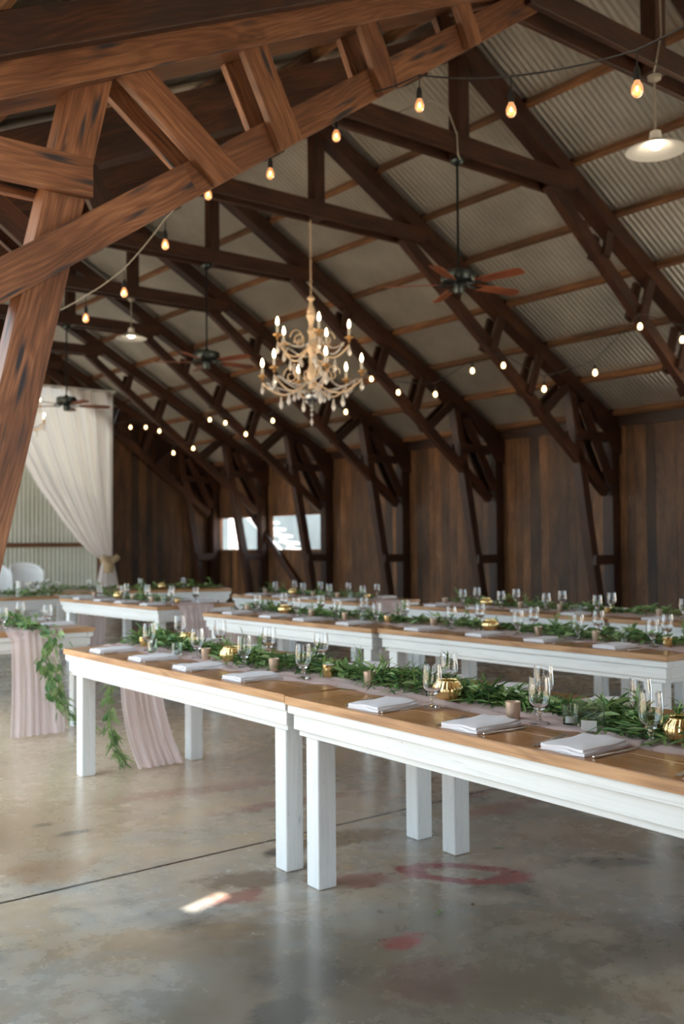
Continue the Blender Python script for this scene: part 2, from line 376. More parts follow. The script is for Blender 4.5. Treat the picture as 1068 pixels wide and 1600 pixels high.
# sheathing behind planks, so no light leaks through the joints
for (a,c) in ((-4,.6),(6.9,17.17),(19.2,19.72),(21.42,YG)): b.board((XC+W+.05,(a+c)/2,0),(XC+W+.05,(a+c)/2,3.3),(0,1,0),c-a,(1,0,0),.02,0)
for (a,c) in win:
    for z0,z1 in ((0,WZ0),(WZ1,3.3)): b.board((XC+W+.05,(a+c)/2,z0),(XC+W+.05,(a+c)/2,z1),(0,1,0),c-a,(1,0,0),.02,0)
struct(b.build('wall_right',M['plank']))
b=MB(); b.board((XC+W-.03,-4,3.27),(XC+W-.03,YG,3.27),(1,0,0),.05,(0,0,1),.17,.1); struct(b.build('trim_1',M['beam']))
for i,(a,c) in enumerate(win):
    b=MB()
    for p0,p1 in (((a,WZ0),(c,WZ0)),((a,WZ1),(c,WZ1)),((a,WZ0),(a,WZ1)),((c,WZ0),(c,WZ1))):
        b.board((XC+W+.02,p0[0],p0[1]),(XC+W+.02,p1[0],p1[1]),(1,0,0),.09,(0,.7,.7) if 0 else ((0,0,1) if p0[1]==p1[1] else (0,1,0)),.04,.7)
    o=struct(b.build('window_%d'%(i+1),M['beam_near']))
    g=MB(); g.board((XC+W+.03,(a+c)/2,WZ0),(XC+W+.03,(a+c)/2,WZ1),(0,1,0),c-a,(1,0,0),.006); gg=g.build('window_pane',M['pane'],o)
# end wall
OPN0,OPN1,OPZ=-3.2,3.16,4.97
b=MB(); u=-W
while u<W:
    wd=random.choice((.15,.18,.2,.22)); ub=min(u+wd,W); um=(u+ub)/2
    top=(zr(um) if um>0 else zl(um))+RT-.01; z0=OPZ if OPN0<um<OPN1 else 0
    b.board((XC+um,YG+.02+random.uniform(0,.008),z0),(XC+um,YG+.02,top),(1,0,0),ub-u-.004,(0,1,0),.024,min(1,max(0,random.gauss(.3,.2)))); u=ub
b.board((XC+4.6,YG+.06,0),(XC+4.6,YG+.06,3.9),(1,0,0),2.8,(0,1,0),.02,0)
b.board((XC-4.6,YG+.06,0),(XC-4.6,YG+.06,4.3),(1,0,0),2.8,(0,1,0),.02,0)
b.board((XC,YG+.06,OPZ),(XC,YG+.06,6.2),(1,0,0),2.6,(0,1,0),.02,0)
struct(b.build('wall_back',M['plank']))
b=MB(); u=-W
while u<W:
    ub=min(u+.2,W); um=(u+ub)/2; top=(zr(um) if um>0 else zl(um))+RT
    b.board((XC+um,-4.0,3.2 if -1.5<um<5 else 0),(XC+um,-4.0,top),(1,0,0),ub-u+.001,(0,1,0),.024); u=ub
struct(b.build('wall_front',M['plank']))
b=MB(); y=-4.0
while y<0.3: b.board((XC-W-.02,y+.1,0),(XC-W-.02,y+.1,3.8),(0,1,0),.2,(1,0,0),.024); y+=.2
struct(b.build('wall_left',M['plank']))
# added unseen roof and wall around the camera, blocking sky light
b=MB(); b.board((-4.2,-.75,3.0),(XC-W-.1,-.75,3.62),(0,1,0),7.1,(-.1,0,1),.06,.3)
tag(b.build('added_shade_roof',M['purlin']),'added roof panel out of view, blocking sky light over the camera area','roof')
b=MB(); y=-4.0
while y<2.8: b.board((-4.15,y+.1,-.15),(-4.15,y+.1,3.05),(0,1,0),.2,(1,0,0),.024); y+=.2
tag(b.build('added_shade_wall',M['plank']),'added plank wall out of view, blocking light outside the open left side','wall')
# corrugated metal shed wall beyond the opening
def corrugated(name,x0,x1,y,z0,z1,per,m,amp=.02):
    b=MB(); n=int((x1-x0)/per*6)
    for i in range(n+1):
        x=x0+(x1-x0)*i/n; h=amp*math.sin(2*math.pi*x/per)
        b.v+= [Vector((x,y+h,z0)),Vector((x,y+h,z1))]
    for i in range(n): a=2*i; b.face((a,a+2,a+3,a+1))
    return b.build(name,m,smooth=True,angle=80)
cw=corrugated('shed_wall',3.0,XC+W+.3,YG+2.6,0,5.2,.11,M['corr'])
tag(cw,'corrugated galvanised metal wall seen through the open end below the curtain','metal wall')
b=MB(); b.board((3.0,YG+2.45,1.42),(12.0,YG+2.45,1.42),(0,1,0),.09,(0,0,1),.11,.6)
tag(b.build('ledger_board',M['purlin']),'brown horizontal timber rail across the corrugated metal wall','beam')
b=MB(); b.board((XC+3.0,YG+.25,0),(XC+3.0,YG+.25,OPZ),(1,0,0),.16,(0,1,0),.14,.5)
tag(b.build('opening_post',M['purlin']),'brown timber post just behind the tied curtain','post')
# building beyond the windows
def corrY(name,x,y0,y1,z0,z1,per,m):
    b=MB(); n=int((y1-y0)/per*4)
    for i in range(n+1):
        y=y0+(y1-y0)*i/n; h=.02*math.sin(2*math.pi*y/per); b.v+=[Vector((x+h,y,z0)),Vector((x+h,y,z1))]
    for i in range(n): a=2*i; b.face((a,a+1,a+3,a+2))
    return b.build(name,m,smooth=True,angle=80)
tag(corrY('neighbouring_shed',XC+W+4,14,40,-.15,4.2,.16,M['corr2']),'pale grey ribbed shed wall outside the windows','shed')
b=MB()
for i in range(9): b.board((XC+W+2.6,24.4-i*.32,2.6-i*.19),(XC+W+2.9,24.1-i*.32,2.55-i*.19),(0,1,0),.26,(0,0,1),.05)
b.board((XC+W+2.5,25,2.75),(XC+W+2.5,21.3,.6),(1,0,0),.05,(0,0,1),.1); b.board((XC+W+2.95,25,2.75),(XC+W+2.95,21.3,.6),(1,0,0),.05,(0,0,1),.1)
b.board((XC+W+2.5,21.3,-.16),(XC+W+2.5,21.3,.7),(1,0,0),.06,(0,1,0),.06); b.board((XC+W+2.7,25,-.16),(XC+W+2.7,25,2.75),(1,0,0),.4,(0,1,0),.06)
tag(b.build('outdoor_stair',M['rattan']),'white outdoor stair seen blurred through the right window','stair')
b=MB(); b.lathe([(.0,-.16),(.28,-.16),(.28,.1),(.3,.15),(.28,.2),(.28,.6),(.3,.65),(.28,.7),(.28,1.55),(.26,1.6),(0,1.6)],(XC+W+2.6,19.9,0),20)
tag(b.build('blue_drum',simple('blue_plastic',(.05,.22,.55),.4),smooth=True),'blue barrel seen through the right end of the right window','barrel')
# ---------------------------------------------------------------- purlins
for side,us in (('right',[.22,1.0,1.8,2.57,3.38,4.22,5.0,5.78]),('left',[.22,1.0,1.9,2.8,3.7,4.9,5.6])):
    for i,u in enumerate(us):
        b=MB(); zf=zr if side=='right' else zl; uu=u if side=='right' else -u
        ys=[-3.9]+[TY[0]-2.4]+TY+[YG]
        for a,c in zip(ys[:-1],ys[1:]):
            du=random.uniform(-.012,.012); th=random.uniform(.095,.11)
            tilt=(.575 if side=='right' else -.487)
            b.board((XC+uu+du,a,zf(uu+du)+RT-th/2),(XC+uu+du,c,zf(uu+du)+RT-th/2),(1,0,-tilt),.055,(tilt,0,1),th*.88)
        o=b.build('roof_purlin',M['purlin'])
        tag(o,'rough timber purlin under the %s roof slope, %s down from the ridge'%(side,ORD[i]),'purlin','purlins under the %s roof slope'%side)
b=MB(); b.board((XC+.03,-3.9,6.60),(XC+.03,YG,6.60),(1,0,0),.05,(0,0,1),.2)
tag(b.build('ridge_beam',M['beam']),'long ridge beam at the top of the roof','beam')
# ---------------------------------------------------------------- trusses
TW='the trusses carrying the roof'
def truss(near):
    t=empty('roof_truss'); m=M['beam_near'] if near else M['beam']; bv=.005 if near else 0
    def brd(name,p,q,wd,y0,y1,tone=None,mm=None):
        b=MB(); d=Vector((q[0]-p[0],0,q[1]-p[1])); n=Vector((-d.z,0,d.x))
        b.board((p[0],(y0+y1)/2,p[1]),(q[0],(y0+y1)/2,q[1]),(0,1,0),y1-y0,n,wd,tone); return b.build(name,mm or m,t,bevel=bv)
    # layers: front 0..05, middle .05..20, back .20..25
    dk=M['beam']
    brd('rafter',(0.02,6.49),(-W,zl(-W)-.115),.20,-.12,.30,.6,mm=dk); brd('rafter',(-.02,6.54),(W,zr(W)-.105),.20,.0,.20,.4,mm=dk)
    s=.487
    brd('upper_chord',(-5.94,3.455),(-.55,3.455+s*5.39),.185,-.035,.28,.55)
    brd('lower_chord',(-5.94,2.40),(-1.30,2.40+.69*4.64),.19,.05,.20,.6)
    brd('lower_chord',(1.45,5.385),(5.66,2.145),.155,.05,.155,.5,mm=dk)
    # laminations on the outer faces of the lower chord near the walls
    e=Vector((-4.44,0,2.40+.69*1.5)); 
    brd('chord_plate',(-5.94,2.40),(-4.505,2.40+.69*1.435),.19,-.002,.05,.85); brd('chord_plate',(-5.94,2.40),(-4.505,2.40+.69*1.435),.19,.20,.25,.8)
    # webs
    def web(ut,ub,wd,y0,y1,tone):
        zt=3.455+.487*(ut+5.94); zb=2.285+.69*(ub+5.94); d=Vector((ub-ut,0,zb-zt)).normalized(); n=Vector((-d.z,0,d.x))
        et=Vector((1,0,.487)); et*=wd/2/abs(et.dot(n)); eb=Vector((1,0,.69)); eb*=wd/2/abs(eb.dot(n))
        P,Q=Vector((ut,y0,zt)),Vector((ub,y0,zb)); b=MB(); b.poly([P-et,P+et,Q+eb,Q-eb],(0,y1-y0,0),tone,axis=d); b.build('web',m,t,bevel=bv)
    for ut,ub,wd in ((-4.92,-4.25,.185),(-4.12,-3.82,.185),(-3.25,-3.03,.165),(-2.40,-2.235,.145)):
        web(ut,ub,wd,-.006,.05,.9 if ub<-3.9 else .6); web(ut,ub,wd,.20,.25,.7)
    for (a,c,wd) in (((2.44,5.0),(2.36,4.70),.12),((3.25,4.55),(3.07,4.08),.13),((4.05,4.10),(3.83,3.52),.13),((4.68,3.72),(4.13,3.28),.13)):
        brd('web',a,c,wd,0,.05,.3,mm=dk); brd('web',a,c,wd,.20,.25,.3,mm=dk)
    # collar pair, king post
    brd('collar_tie',(-1.66,5.43),(1.78,5.43),.19,-.012,.045,.35,mm=dk); brd('collar_tie',(-1.66,5.43),(1.78,5.43),.19,.205,.255,.35,mm=dk)
    brd('king_post',(.07,5.34),(.07,6.5),.15,.05,.20,.3,mm=dk)
    # legs, posts, ties, knee braces
    brd('inner_leg',(-5.93,0),(-5.045,3.88),.21,.05,.20,.95); brd('inner_leg',(5.54,0),(4.83,3.74),.15,.05,.20,.6,mm=dk)
    brd('wall_post',(5.83,0),(5.83,3.25),.17,.03,.22,.2,mm=dk); brd('wall_post',(-5.85,0),(-5.85,3.7),.17,.03,.22,.2,mm=dk)
    brd('leg_tie',(-5.94,3.27),(-5.08,3.27),.20,-.004,.05,.9); brd('leg_tie',(-5.94,3.27),(-5.08,3.27),.20,.20,.25,.7)
    brd('leg_tie',(4.85,3.0),(5.75,3.0),.14,-.004,.05,.1,mm=dk); brd('leg_tie',(4.85,3.0),(5.75,3.0),.14,.20,.25,.1,mm=dk)
    brd('leg_tie',(5.26,1.10),(5.75,1.10),.15,-.004,.05,.1,mm=dk)
    brd('knee_brace',(5.02,3.50),(5.72,2.30),.16,.0,.05,.1,mm=dk); brd('knee_brace',(5.02,3.50),(5.72,2.30),.16,.20,.25,.1,mm=dk)
    b=MB(); b.poly([(5.15,-.02,3.58),(5.93,-.02,3.14),(5.93,-.02,2.75),(5.70,-.02,2.80)],(0,.025,0),.1); b.build('gusset_plate',dk,t)
    return t
wtxt=['nearest one, filling the upper left of the view','second one from the camera, carrying the nearest ceiling fan','third one, carrying the lit chandelier','fourth one, carrying the middle ceiling fan','fifth one, carrying the small white pendant lamp','sixth one, carrying the farthest ceiling fan','last one before the back wall']
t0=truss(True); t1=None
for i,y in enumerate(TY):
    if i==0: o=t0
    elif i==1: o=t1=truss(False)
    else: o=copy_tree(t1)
    o.location=(XC,y,0); tag(o,'brown timber roof truss, '+wtxt[i],'roof truss',TW)
# truss profile against the end wall
o=copy_tree(t1); o.location=(XC,YG-.32,0); tag(o,'reddish-brown timber roof truss standing against the back plank wall','roof truss',TW)
# diagonal braces on the right wall
b=MB(); b.board((XC+W-.09,20.15,2.34),(XC+W-.09,17.5,.02),(1,0,0),.05,(0,-.66,.75),.15,.5)
tag(b.build('wall_brace',M['beam']),'diagonal timber wall brace crossing the left window and running down beneath it','brace')
b=MB(); b.board((XC+W-.04,-4,2.62-.0),(XC+W-.04,YG,2.62),(1,0,0),.03,(0,0,1),.03,.1)
# ---------------------------------------------------------------- tables
TWD,TL=.92,2.44
def make_table():
    t=empty('farm_table'); hx,hy=TWD/2,TL/2
    b=MB(); n=5; pw=(TWD-.004)/n
    for i in range(n):
        x=-hx+.002+pw*(i+.5); b.board((x,-hy+.14,.7425),(x,hy-.14,.7425),(1,0,0),pw-.003,(0,0,1),.035)
    for s in (-1,1): b.board((-hx,s*(hy-.069),.7425),(hx,s*(hy-.069),.7425),(0,1,0),.138,(0,0,1),.035)
    b.build('tabletop',M['table'],t,bevel=.003)
    b=MB()
    for s in (-1,1):
        b.board((s*(hx+.001),-hy,.7425),(s*(hx+.001),hy,.7425),(1,0,0),.004,(0,0,1),.033); b.board((-hx,s*(hy+.001),.7425),(hx,s*(hy+.001),.7425),(0,1,0),.004,(0,0,1),.033)
    b.build('table_edge',M['table_edge'],t)
    b=MB()
    for ins,z0,z1,th in ((.006,.69,.7245,.05),(.024,.625,.69,.04),(.040,.600,.625,.03)):
        zc,h=(z0+z1)/2,z1-z0
        for s in (-1,1):
            b.board((s*(hx-ins-th/2),-hy+ins,zc),(s*(hx-ins-th/2),hy-ins,zc),(1,0,0),th,(0,0,1),h)
            b.board((-hx+ins+th,s*(hy-ins-th/2),zc),(hx-ins-th,s*(hy-ins-th/2),zc),(0,1,0),th,(0,0,1),h)
    b.build('apron',M['white'],t,bevel=.003)
    for sx in (-1,1):
        for sy in (-1,1):
            b=MB(); x,y=sx*(hx-.095),sy*(hy-.115)
            b.board((x,y,0),(x,y,.60),(1,0,0),.088,(0,1,0),.088); b.board((x,y,.60),(x,y,.72),(1,0,0),.07,(0,1,0),.07)
            b.build('leg',M['white'],t,bevel=.007)
    return t
def frame(cx,cy,a):
    """far-left top corner (cx,cy), row direction angle a (deg): returns root location, rotation and a local->world map"""
    a=R(a); d=Vector((math.sin(a),-math.cos(a),0)); n=Vector((math.cos(a),math.sin(a),0))
    c=Vector((cx,cy,0))+d*TL/2+n*TWD/2
    return c,a
TAB={'T1':((2.487,5.845),-1.9,'left one of the front row, pink drape at its left end'),
 'T2':((2.385,3.372),-2.6,'nearest table, running out of the right edge of the view'),
 'R2L':((4.76,8.04),-.6,'left table of the middle row'),
 'R2R':((4.785,5.595),-.6,'right table of the middle row'),
 'R3L':((6.72,10.64),0,'left table of the wall-side row'),
 'R3R':((6.75,7.48),-.4,'right table of the wall-side row'),
 'R3E':((6.73,5.0),-.4,'table at the right edge of the view in the wall-side row'),
 'NL':((2.40,9.66),0,'cut by the left edge, greenery trailing off its end'),
 'LB1':((4.84,11.50),0,'table left of the aisle behind the front row'),
 'LB2':(None,None,'white table farthest back, standing crosswise left of centre'),
 'HEAD':(None,None,'head table in front of the white chairs')}
proto=make_table(); first=True; ROOT={}
def place_table(k,loc,rz,label):
    global first
    o=proto if first else copy_tree(proto); first=False
    o.location=loc; o.rotation_euler=(0,0,rz); ROOT[k]=(Vector(loc),rz); tag(o,'wood-topped white table, '+label,'table','farm tables in the barn'); return o
for k,(c,a,lab) in TAB.items():
    if c: 
        p,rz=frame(c[0],c[1],a); place_table(k,p,rz,lab)
# crosswise tables: local +y axis points to -X
place_table('LB2',(6.66,12.95,0),R(90-22),TAB['LB2'][2]); place_table('HEAD',(3.84,12.50,0),R(90),TAB['HEAD'][2])
def T(k,l,w,z=.76):
    """table coords: l from the far/left end, w from the camera side"""
    loc,rz=ROOT[k]; x=w-TWD/2; y=TL/2-l; c,s=math.cos(rz),math.sin(rz)
    return Vector((loc.x+x*c-y*s,loc.y+x*s+y*c,z))
SHORT={'T1':'left front-row table','T2':'the nearest table','R2L':'left middle-row table','R2R':'right middle-row table','R3L':'left wall-side table','R3R':'right wall-side table','R3E':'right-edge wall-side table','NL':'left-edge table','LB1':'table left of aisle','LB2':'farthest crosswise table','HEAD':'head table'}
# ---------------------------------------------------------------- runners and garlands
def runner(k,l0,l1,left,right,label,wc=.43,half=.19,hc=None,hh=None):
    b=MB(); path=[]
    ro=random.uniform(0,9)
    zt=.7615
    if left:
        for i in range(14): 
            t=i/13; path.append((l0-.03-.02*math.sin(t*3)-.16*(1-t)**3*left,.012+(zt-.02)*t,1-t))
        path.append((l0-.01,zt,0))
    n=int((l1-l0)/.05)
    for i in range(n+1): path.append((l0+.02+(l1-l0-.04)*i/n,zt,0))
    if right:
        path.append((l1+.01,zt,0))
        for i in range(13,-1,-1):
            t=i/13; path.append((l1+.03+.02*math.sin(t*3)+.10*(1-t)**2*right,.012+(zt-.02)*t,1-t))
    rows=[]
    for l,z,h in path:
        r=[]
        for j in range(33):
            s=j/32*2-1
            if h>0:
                pl=math.sin(s*19+ro+math.sin(s*5)*1.2); h2=min(1,h*3); wd=(half+((hh or half)-half)*h2)*(.92+.15*h); w_=wc+((hc or wc)-wc)*h2+s*wd+.02*h*math.sin(ro+2*h)
                ll=l+(.018*pl*(.5+h*.8))*1.; zz=z
            else:
                w_=wc+s*(half+.02*math.sin(l*5+ro)+.012*math.sin(l*13))+.02*math.sin(l*3+ro); ll=l+.01*math.sin(s*8+l*4)
                zz=z+.004+.0035*math.sin(s*14+l*9+ro)+.003*math.sin(l*31+s*9)
            r.append(T(k,ll,w_,zz))
        rows.append(r)
    b.grid(rows); o=b.build('table_runner',M['chiffon'],smooth=True,angle=180)
    return tag(o,label,'table runner','pink chiffon runners')
runner('T1',0,TL+1.9,-1.5,0,'pink chiffon runner along the front row, draped to the floor at its left end',hc=.53,hh=.15)
runner('R2L',0,TL*2+.05,1,0,'pink chiffon runner along the middle row, falling to the floor at its left end')
runner('R3L',0,TL,0,1,'pink chiffon runner on the left wall-side table, hanging off its right end')
runner('R3R',0,TL*2,0,0,'pale pink chiffon runner along the right wall-side tables')
runner('NL',0,TL,0,.9,'pink chiffon runner hanging to the floor under trailing greenery at the left edge')
runner('LB1',0,TL,1,1,'pink chiffon runner draped off both ends of the table left of the aisle')
def garland(k,l0,l1,label,dens=520,wc=.46,spread=.13,broad=.16,tail=None,tailside=1,tsp=.055,tn=240,lean=0.,broadzones=()):
    g=empty('greenery_garland',T(k,(l0+l1)/2,wc,.765)); base=g.location.copy()
    A=MB(); B=MB(); C=MB(); rnd=random.Random(hash_(label))
    P=[];L=l1-l0
    def ctr(l): return wc+.035*math.sin(l*3.1+l0*2)+.02*math.sin(l*7.7)
    def sub(v): return v-base
    axis=(T(k,1,0)-T(k,0,0)).normalized(); side=(T(k,0,1)-T(k,0,0)).normalized(); up=Vector((0,0,1))
    nst=int(L/.09)
    # stems
    pts=[sub(T(k,l0+L*i/40,ctr(l0+L*i/40),.785+.008*math.sin(i))) for i in range(41)]
    C.tube(pts,.004,5)
    n=int(dens*L)
    for i in range(n):
        l=l0+rnd.random()*L; thick=.75+.35*math.sin(l*4.2+1)+.2*math.sin(l*11)
        ww=rnd.gauss(0,.42)*spread*thick; h=max(0,(.055*thick)*(1-abs(ww)/(spread*1.5)))*rnd.random()
        p=T(k,l,ctr(l)+ww,.772+h)
        dr=axis*rnd.choice((-1,1,1))*rnd.uniform(.3,1)+side*(rnd.uniform(-.8,.8)+ww*4)+up*rnd.uniform(-.1,.75 if rnd.random()<.35 else .3)
        isb=rnd.random()<(broad+(.25 if any(a<l<c for a,c in broadzones) else 0))
        if isb: B.leaf(sub(p)+up*.012,dr,up+side*rnd.uniform(-.7,.7)+axis*rnd.uniform(-.5,.5),rnd.uniform(.05,.085),rnd.uniform(.026,.044),rnd.uniform(.05,.35),rnd.random())
        else: A.leaf(sub(p),dr,up+side*rnd.uniform(-.7,.7),rnd.uniform(.06,.115),rnd.uniform(.008,.013),rnd.uniform(0,.4),rnd.random()**1.3)
    # upright sprigs
    for i in range(int(L*3)):
        l=l0+rnd.random()*L; p=sub(T(k,l,ctr(l)+rnd.gauss(0,.05),.80)); d=(up*1.0+axis*rnd.uniform(-.9,.9)+side*rnd.uniform(-.5,.5)).normalized(); H=rnd.uniform(.06,.13)
        C.tube([p,p+d*H*.6+side*.004,p+d*H],.0016,4)
        for j in range(14):
            t=rnd.uniform(.2,1); q=p+d*H*t; A.leaf(q,d*.8+Vector((rnd.uniform(-1,1),rnd.uniform(-1,1),rnd.uniform(-.3,.8))),up+side*rnd.uniform(-1,1),rnd.uniform(.03,.065),rnd.uniform(.006,.010),.3,rnd.uniform(.4,1))
    if tail:
        tp=[T(k,*q) for q in tail]; m_=len(tp)-1
        C.tube([sub(q) for q in tp],.004,5)
        for i in range(tn):
            t=rnd.random()*m_; a=int(t); f=t-a; c=tp[a].lerp(tp[min(a+1,m_)],f); dn=(tp[min(a+1,m_)]-tp[a]).normalized()
            sp=tsp*(1-.55*t/m_); p=sub(c)+axis*tailside*rnd.uniform(0,sp)+side*rnd.gauss(0,sp)
            dr=dn*rnd.uniform(.5,1.2)+side*rnd.uniform(-.7,.7)+axis*tailside*rnd.uniform(.0,.6); 
            if rnd.random()<.35 and t<m_*.75: B.leaf(p,dr,axis*tailside+side*rnd.uniform(-.6,.6),rnd.uniform(.05,.09),rnd.uniform(.03,.05),.2,rnd.random())
            else: A.leaf(p,dr,axis*tailside+side*rnd.uniform(-.6,.6),rnd.uniform(.05,.10),rnd.uniform(.008,.013),.2,rnd.uniform(.3,1))
    A.build('narrow_leaves',M['leaf'],g,smooth=True,angle=180)
    if B.v: B.build('broad_leaves',M['leaf2'],g,smooth=True,angle=180)
    C.build('stem',M['stem'],g,smooth=True)
    return tag(g,label,'garland','greenery garlands on the tables')
def hash_(s): return sum((i+1)*ord(c) for i,c in enumerate(s))
garland('T1',-.02,TL-.02,'leafy green garland with thin leaves along the left front-row table',1100,wc=.50,broad=.05,spread=.12,broadzones=((2.1,2.44),),
        tail=[(-.02,.42,.78),(-.07,.40,.70),(-.10,.35,.5),(-.08,.33,.3),(.0,.33,.12),(.10,.36,.03)],tailside=-1,tsp=.032,tn=130)
garland('T2',-.05,1.95,'leafy green garland with broad leaves on the nearest table',1250,wc=.50,broad=.04,spread=.12,broadzones=((.75,1.1),(1.15,1.35),(1.5,1.95)))
garland('R2L',.05,TL,'leafy garland along the left middle-row table',420,broad=.3)
garland('R2R',.0,TL,'broad-leaved garland along the right middle-row table',420,broad=.35,broadzones=((.9,2.4),))
garland('R3L',.05,TL-.3,'small leafy garland on the left wall-side table',300,broad=.3)
garland('R3R',.2,TL,'leafy garland on the right wall-side table against the plank wall',300,broad=.3)
garland('R3E',.0,TL,'leafy garland on the wall-side table at the right edge',300,broad=.3)
garland('LB1',.1,TL-.5,'leafy garland on the table left of the aisle',300,broad=.3)
garland('LB2',.1,TL-.1,'leafy garland along the farthest crosswise table',300,broad=.3)
garland('HEAD',.0,TL-.1,'leafy garland along the head table',300,broad=.3)
garland('NL',1.2,TL,'broad-leaved garland spilling off the table end at the left edge down to the floor',420,broad=.5,wc=.46,
        tail=[(TL-.1,.52,.80),(TL+.07,.53,.72),(TL+.10,.49,.55),(TL+.12,.52,.42),(TL+.13,.56,.28),(TL+.14,.68,.12),(TL+.16,.82,.03)],tailside=1)
# ---------------------------------------------------------------- tableware prototypes
def goblet():
    t=empty('goblet')
    prof=[(.0,.0),(.034,.0),(.035,.003),(.030,.006),(.012,.010),(.006,.018),(.0065,.028),(.011,.034),(.007,.039),(.011,.045),(.026,.055),(.0345,.072),(.0375,.092),(.037,.115),(.0335,.158),
          (.0320,.158),(.0355,.115),(.0360,.092),(.033,.074),(.0245,.059),(.009,.052),(0,.051)]
    b=MB(); b.lathe(prof,seg=28); b.build('glass_body',M['glass'],t,smooth=True,angle=60)
    return t
def cupgold():
    t=empty('votive_cup'); b=MB(); b.lathe([(0,0),(.021,0),(.022,.002),(.0275,.062),(.0255,.062),(.020,.008),(0,.008)],seg=24); b.build('cup',M['cup'],t,smooth=True); 
    b=MB(); b.lathe([(0,.008),(.018,.008),(.0185,.03),(0,.03)],seg=16); w_=b.build('candle',M['wax'],t,smooth=True)
    b=MB(); b.tube([(0,0,.03),(0,.001,.037)],.0008,5); b.build('wick',M['black'],w_); return t
def glassvot():
    t=empty('glass_votive'); b=MB(); b.lathe([(0,0),(.026,0),(.027,.002),(.0295,.068),(.0275,.068),(.0245,.01),(0,.008)],seg=24); b.build('cup',M['greenglass'],t,smooth=True)
    b=MB(); b.lathe([(0,.009),(.019,.009),(.019,.028),(0,.028)],seg=16); w_=b.build('candle',M['wax'],t,smooth=True)
    b=MB(); b.tube([(0,0,.028),(0,.001,.036)],.0008,5); b.build('wick',M['black'],w_); return t
def bowl():
    t=empty('ribbed_bowl'); b=MB(); b.lathe([(0,0),(.030,0),(.044,.008),(.054,.025),(.056,.042),(.050,.060),(.040,.070),(.038,.076),(.040,.079),(.036,.078),(.034,.070),(.046,.056),(.049,.035),(.04,.012),(0,.008)],seg=72,rib=.08,ribn=18)
    b.build('ribbed_body',M['mercury'],t,smooth=True,angle=60)
    b=MB(); b.lathe([(0,.01),(.024,.01),(.024,.045),(0,.045)],seg=16); b.build('candle',M['wax'],t,smooth=True); return t
def diamond():
    t=empty('faceted_cup'); b=MB(); seg=12; o=0
    zs=[0,.014,.028,.042,.056]; rs=[.020,.026,.0285,.030,.031]
    for i,(z,r) in enumerate(zip(zs,rs)):
        for k in range(seg):
            a=2*math.pi*(k+.5*(i%2))/seg; b.v.append(Vector((r*math.cos(a),r*math.sin(a),z)))
    for i in range(4):
        for k in range(seg):
            l=(k+1)%seg
            if i%2==0: b.face((i*seg+k,i*seg+l,(i+1)*seg+k)); b.face((i*seg+l,(i+1)*seg+l,(i+1)*seg+k))
            else: b.face((i*seg+k,(i+1)*seg+l,(i+1)*seg+k)); b.face((i*seg+k,i*seg+l,(i+1)*seg+l))
    b.face(range(seg)[::-1]); b.build('faceted_body',M['mercury'],t)
    b=MB(); b.lathe([(0,.057),(.027,.057),(.027,.050)],seg=16); b.build('candle',M['wax'],t,smooth=True); return t
def napkin(flat=True):
    # folded linen rectangle .19 x .26 with a rolled fold and uneven corners; layered
    b=MB(); rn=random.Random(3)
    L_,W_=.160,.232
    for lay,(z0,sx,sy,ox,oy) in enumerate(((.001,1,1,0,0),(.009,.97,.985,.003,-.002),(.017,.93,.96,.006,.003))):
        rows=[]; n=10; m_=10
        for i in range(n+1):
            r=[]
            for j in range(m_+1):
                a=i/n*2-1; c=j/m_*2-1
                x=a*W_/2*sx+ox; y=c*L_/2*sy+oy
                x+=.006*math.sin(c*3+lay); y+=.004*math.sin(a*4+lay*2)
                h=.008*max(0,1-max(abs(a),abs(c))**6)
                r.append(Vector((x,y,z0+h*.6+.0018*math.sin(a*6+lay)*math.cos(c*5)+.006*max(0,a-.6))))
            rows.append(r)
        b.grid(rows)
        # edge skirts
        ring=[rows[0][j] for j in range(m_+1)]+[rows[i][m_] for i in range(1,n+1)]+[rows[n][j] for j in range(m_-1,-1,-1)]+[rows[i][0] for i in range(n-1,0,-1)]
        o=len(b.v); k=len(ring)
        b.v+=ring; b.v+=[Vector((p.x*1.01,p.y*1.01,max(.0005,p.z-.009))) for p in ring]
        for i in range(k): j=(i+1)%k; b.face((o+i,o+k+i,o+k+j,o+j))
    return b.build('napkin',M['napkin'],smooth=True,angle=60)
def fork():
    b=MB(); L_=.19
    def prof(w_,x,z): return [Vector((x,-w_/2,z)),Vector((x,w_/2,z))]
    secs=[(.013,0,.003),(.014,.02,.003),(.009,.06,.004),(.0065,.10,.005),(.008,.118,.006),(.022,.135,.003),(.024,.145,.002)]
    rows=[]
    for w_,x,z in secs: rows.append([Vector((x,-w_/2,z)),Vector((x,-w_/2*.6,z+.002)),Vector((x,w_/2*.6,z+.002)),Vector((x,w_/2,z))])
    b.grid(rows)
    for j in range(4):
        y=-.0095+j*.0063; b.board((.144,y,.003),(.185,y*.95,.007),(0,1,0),.0032,(0,0,1),.0016)
    rows2=[[p-Vector((0,0,.0016)) for p in r] for r in rows]; b.grid(rows2)
    return b.build('fork',M['steel'],smooth=True)
def knife():
    t=empty('table_knife')
    b=MB(); b.lathe([(0,0),(.004,.001),(.0062,.012),(.0058,.05),(.0045,.09),(0,.095)],seg=10)
    b.v=[Vector((p.z,p.x,p.y*.6+.004)) for p in b.v]; b.build('knife_handle',M['steel'],t,smooth=True)
    b=MB(); pts=[(.092,-.004),(.11,-.0075),(.17,-.008),(.20,-.004),(.212,.003),(.205,.006),(.092,.006)]
    b.poly([(x,y,.003) for x,y in pts],(0,0,.0014)); b.build('knife_blade',M['steel'],t); return t
PROTO={}
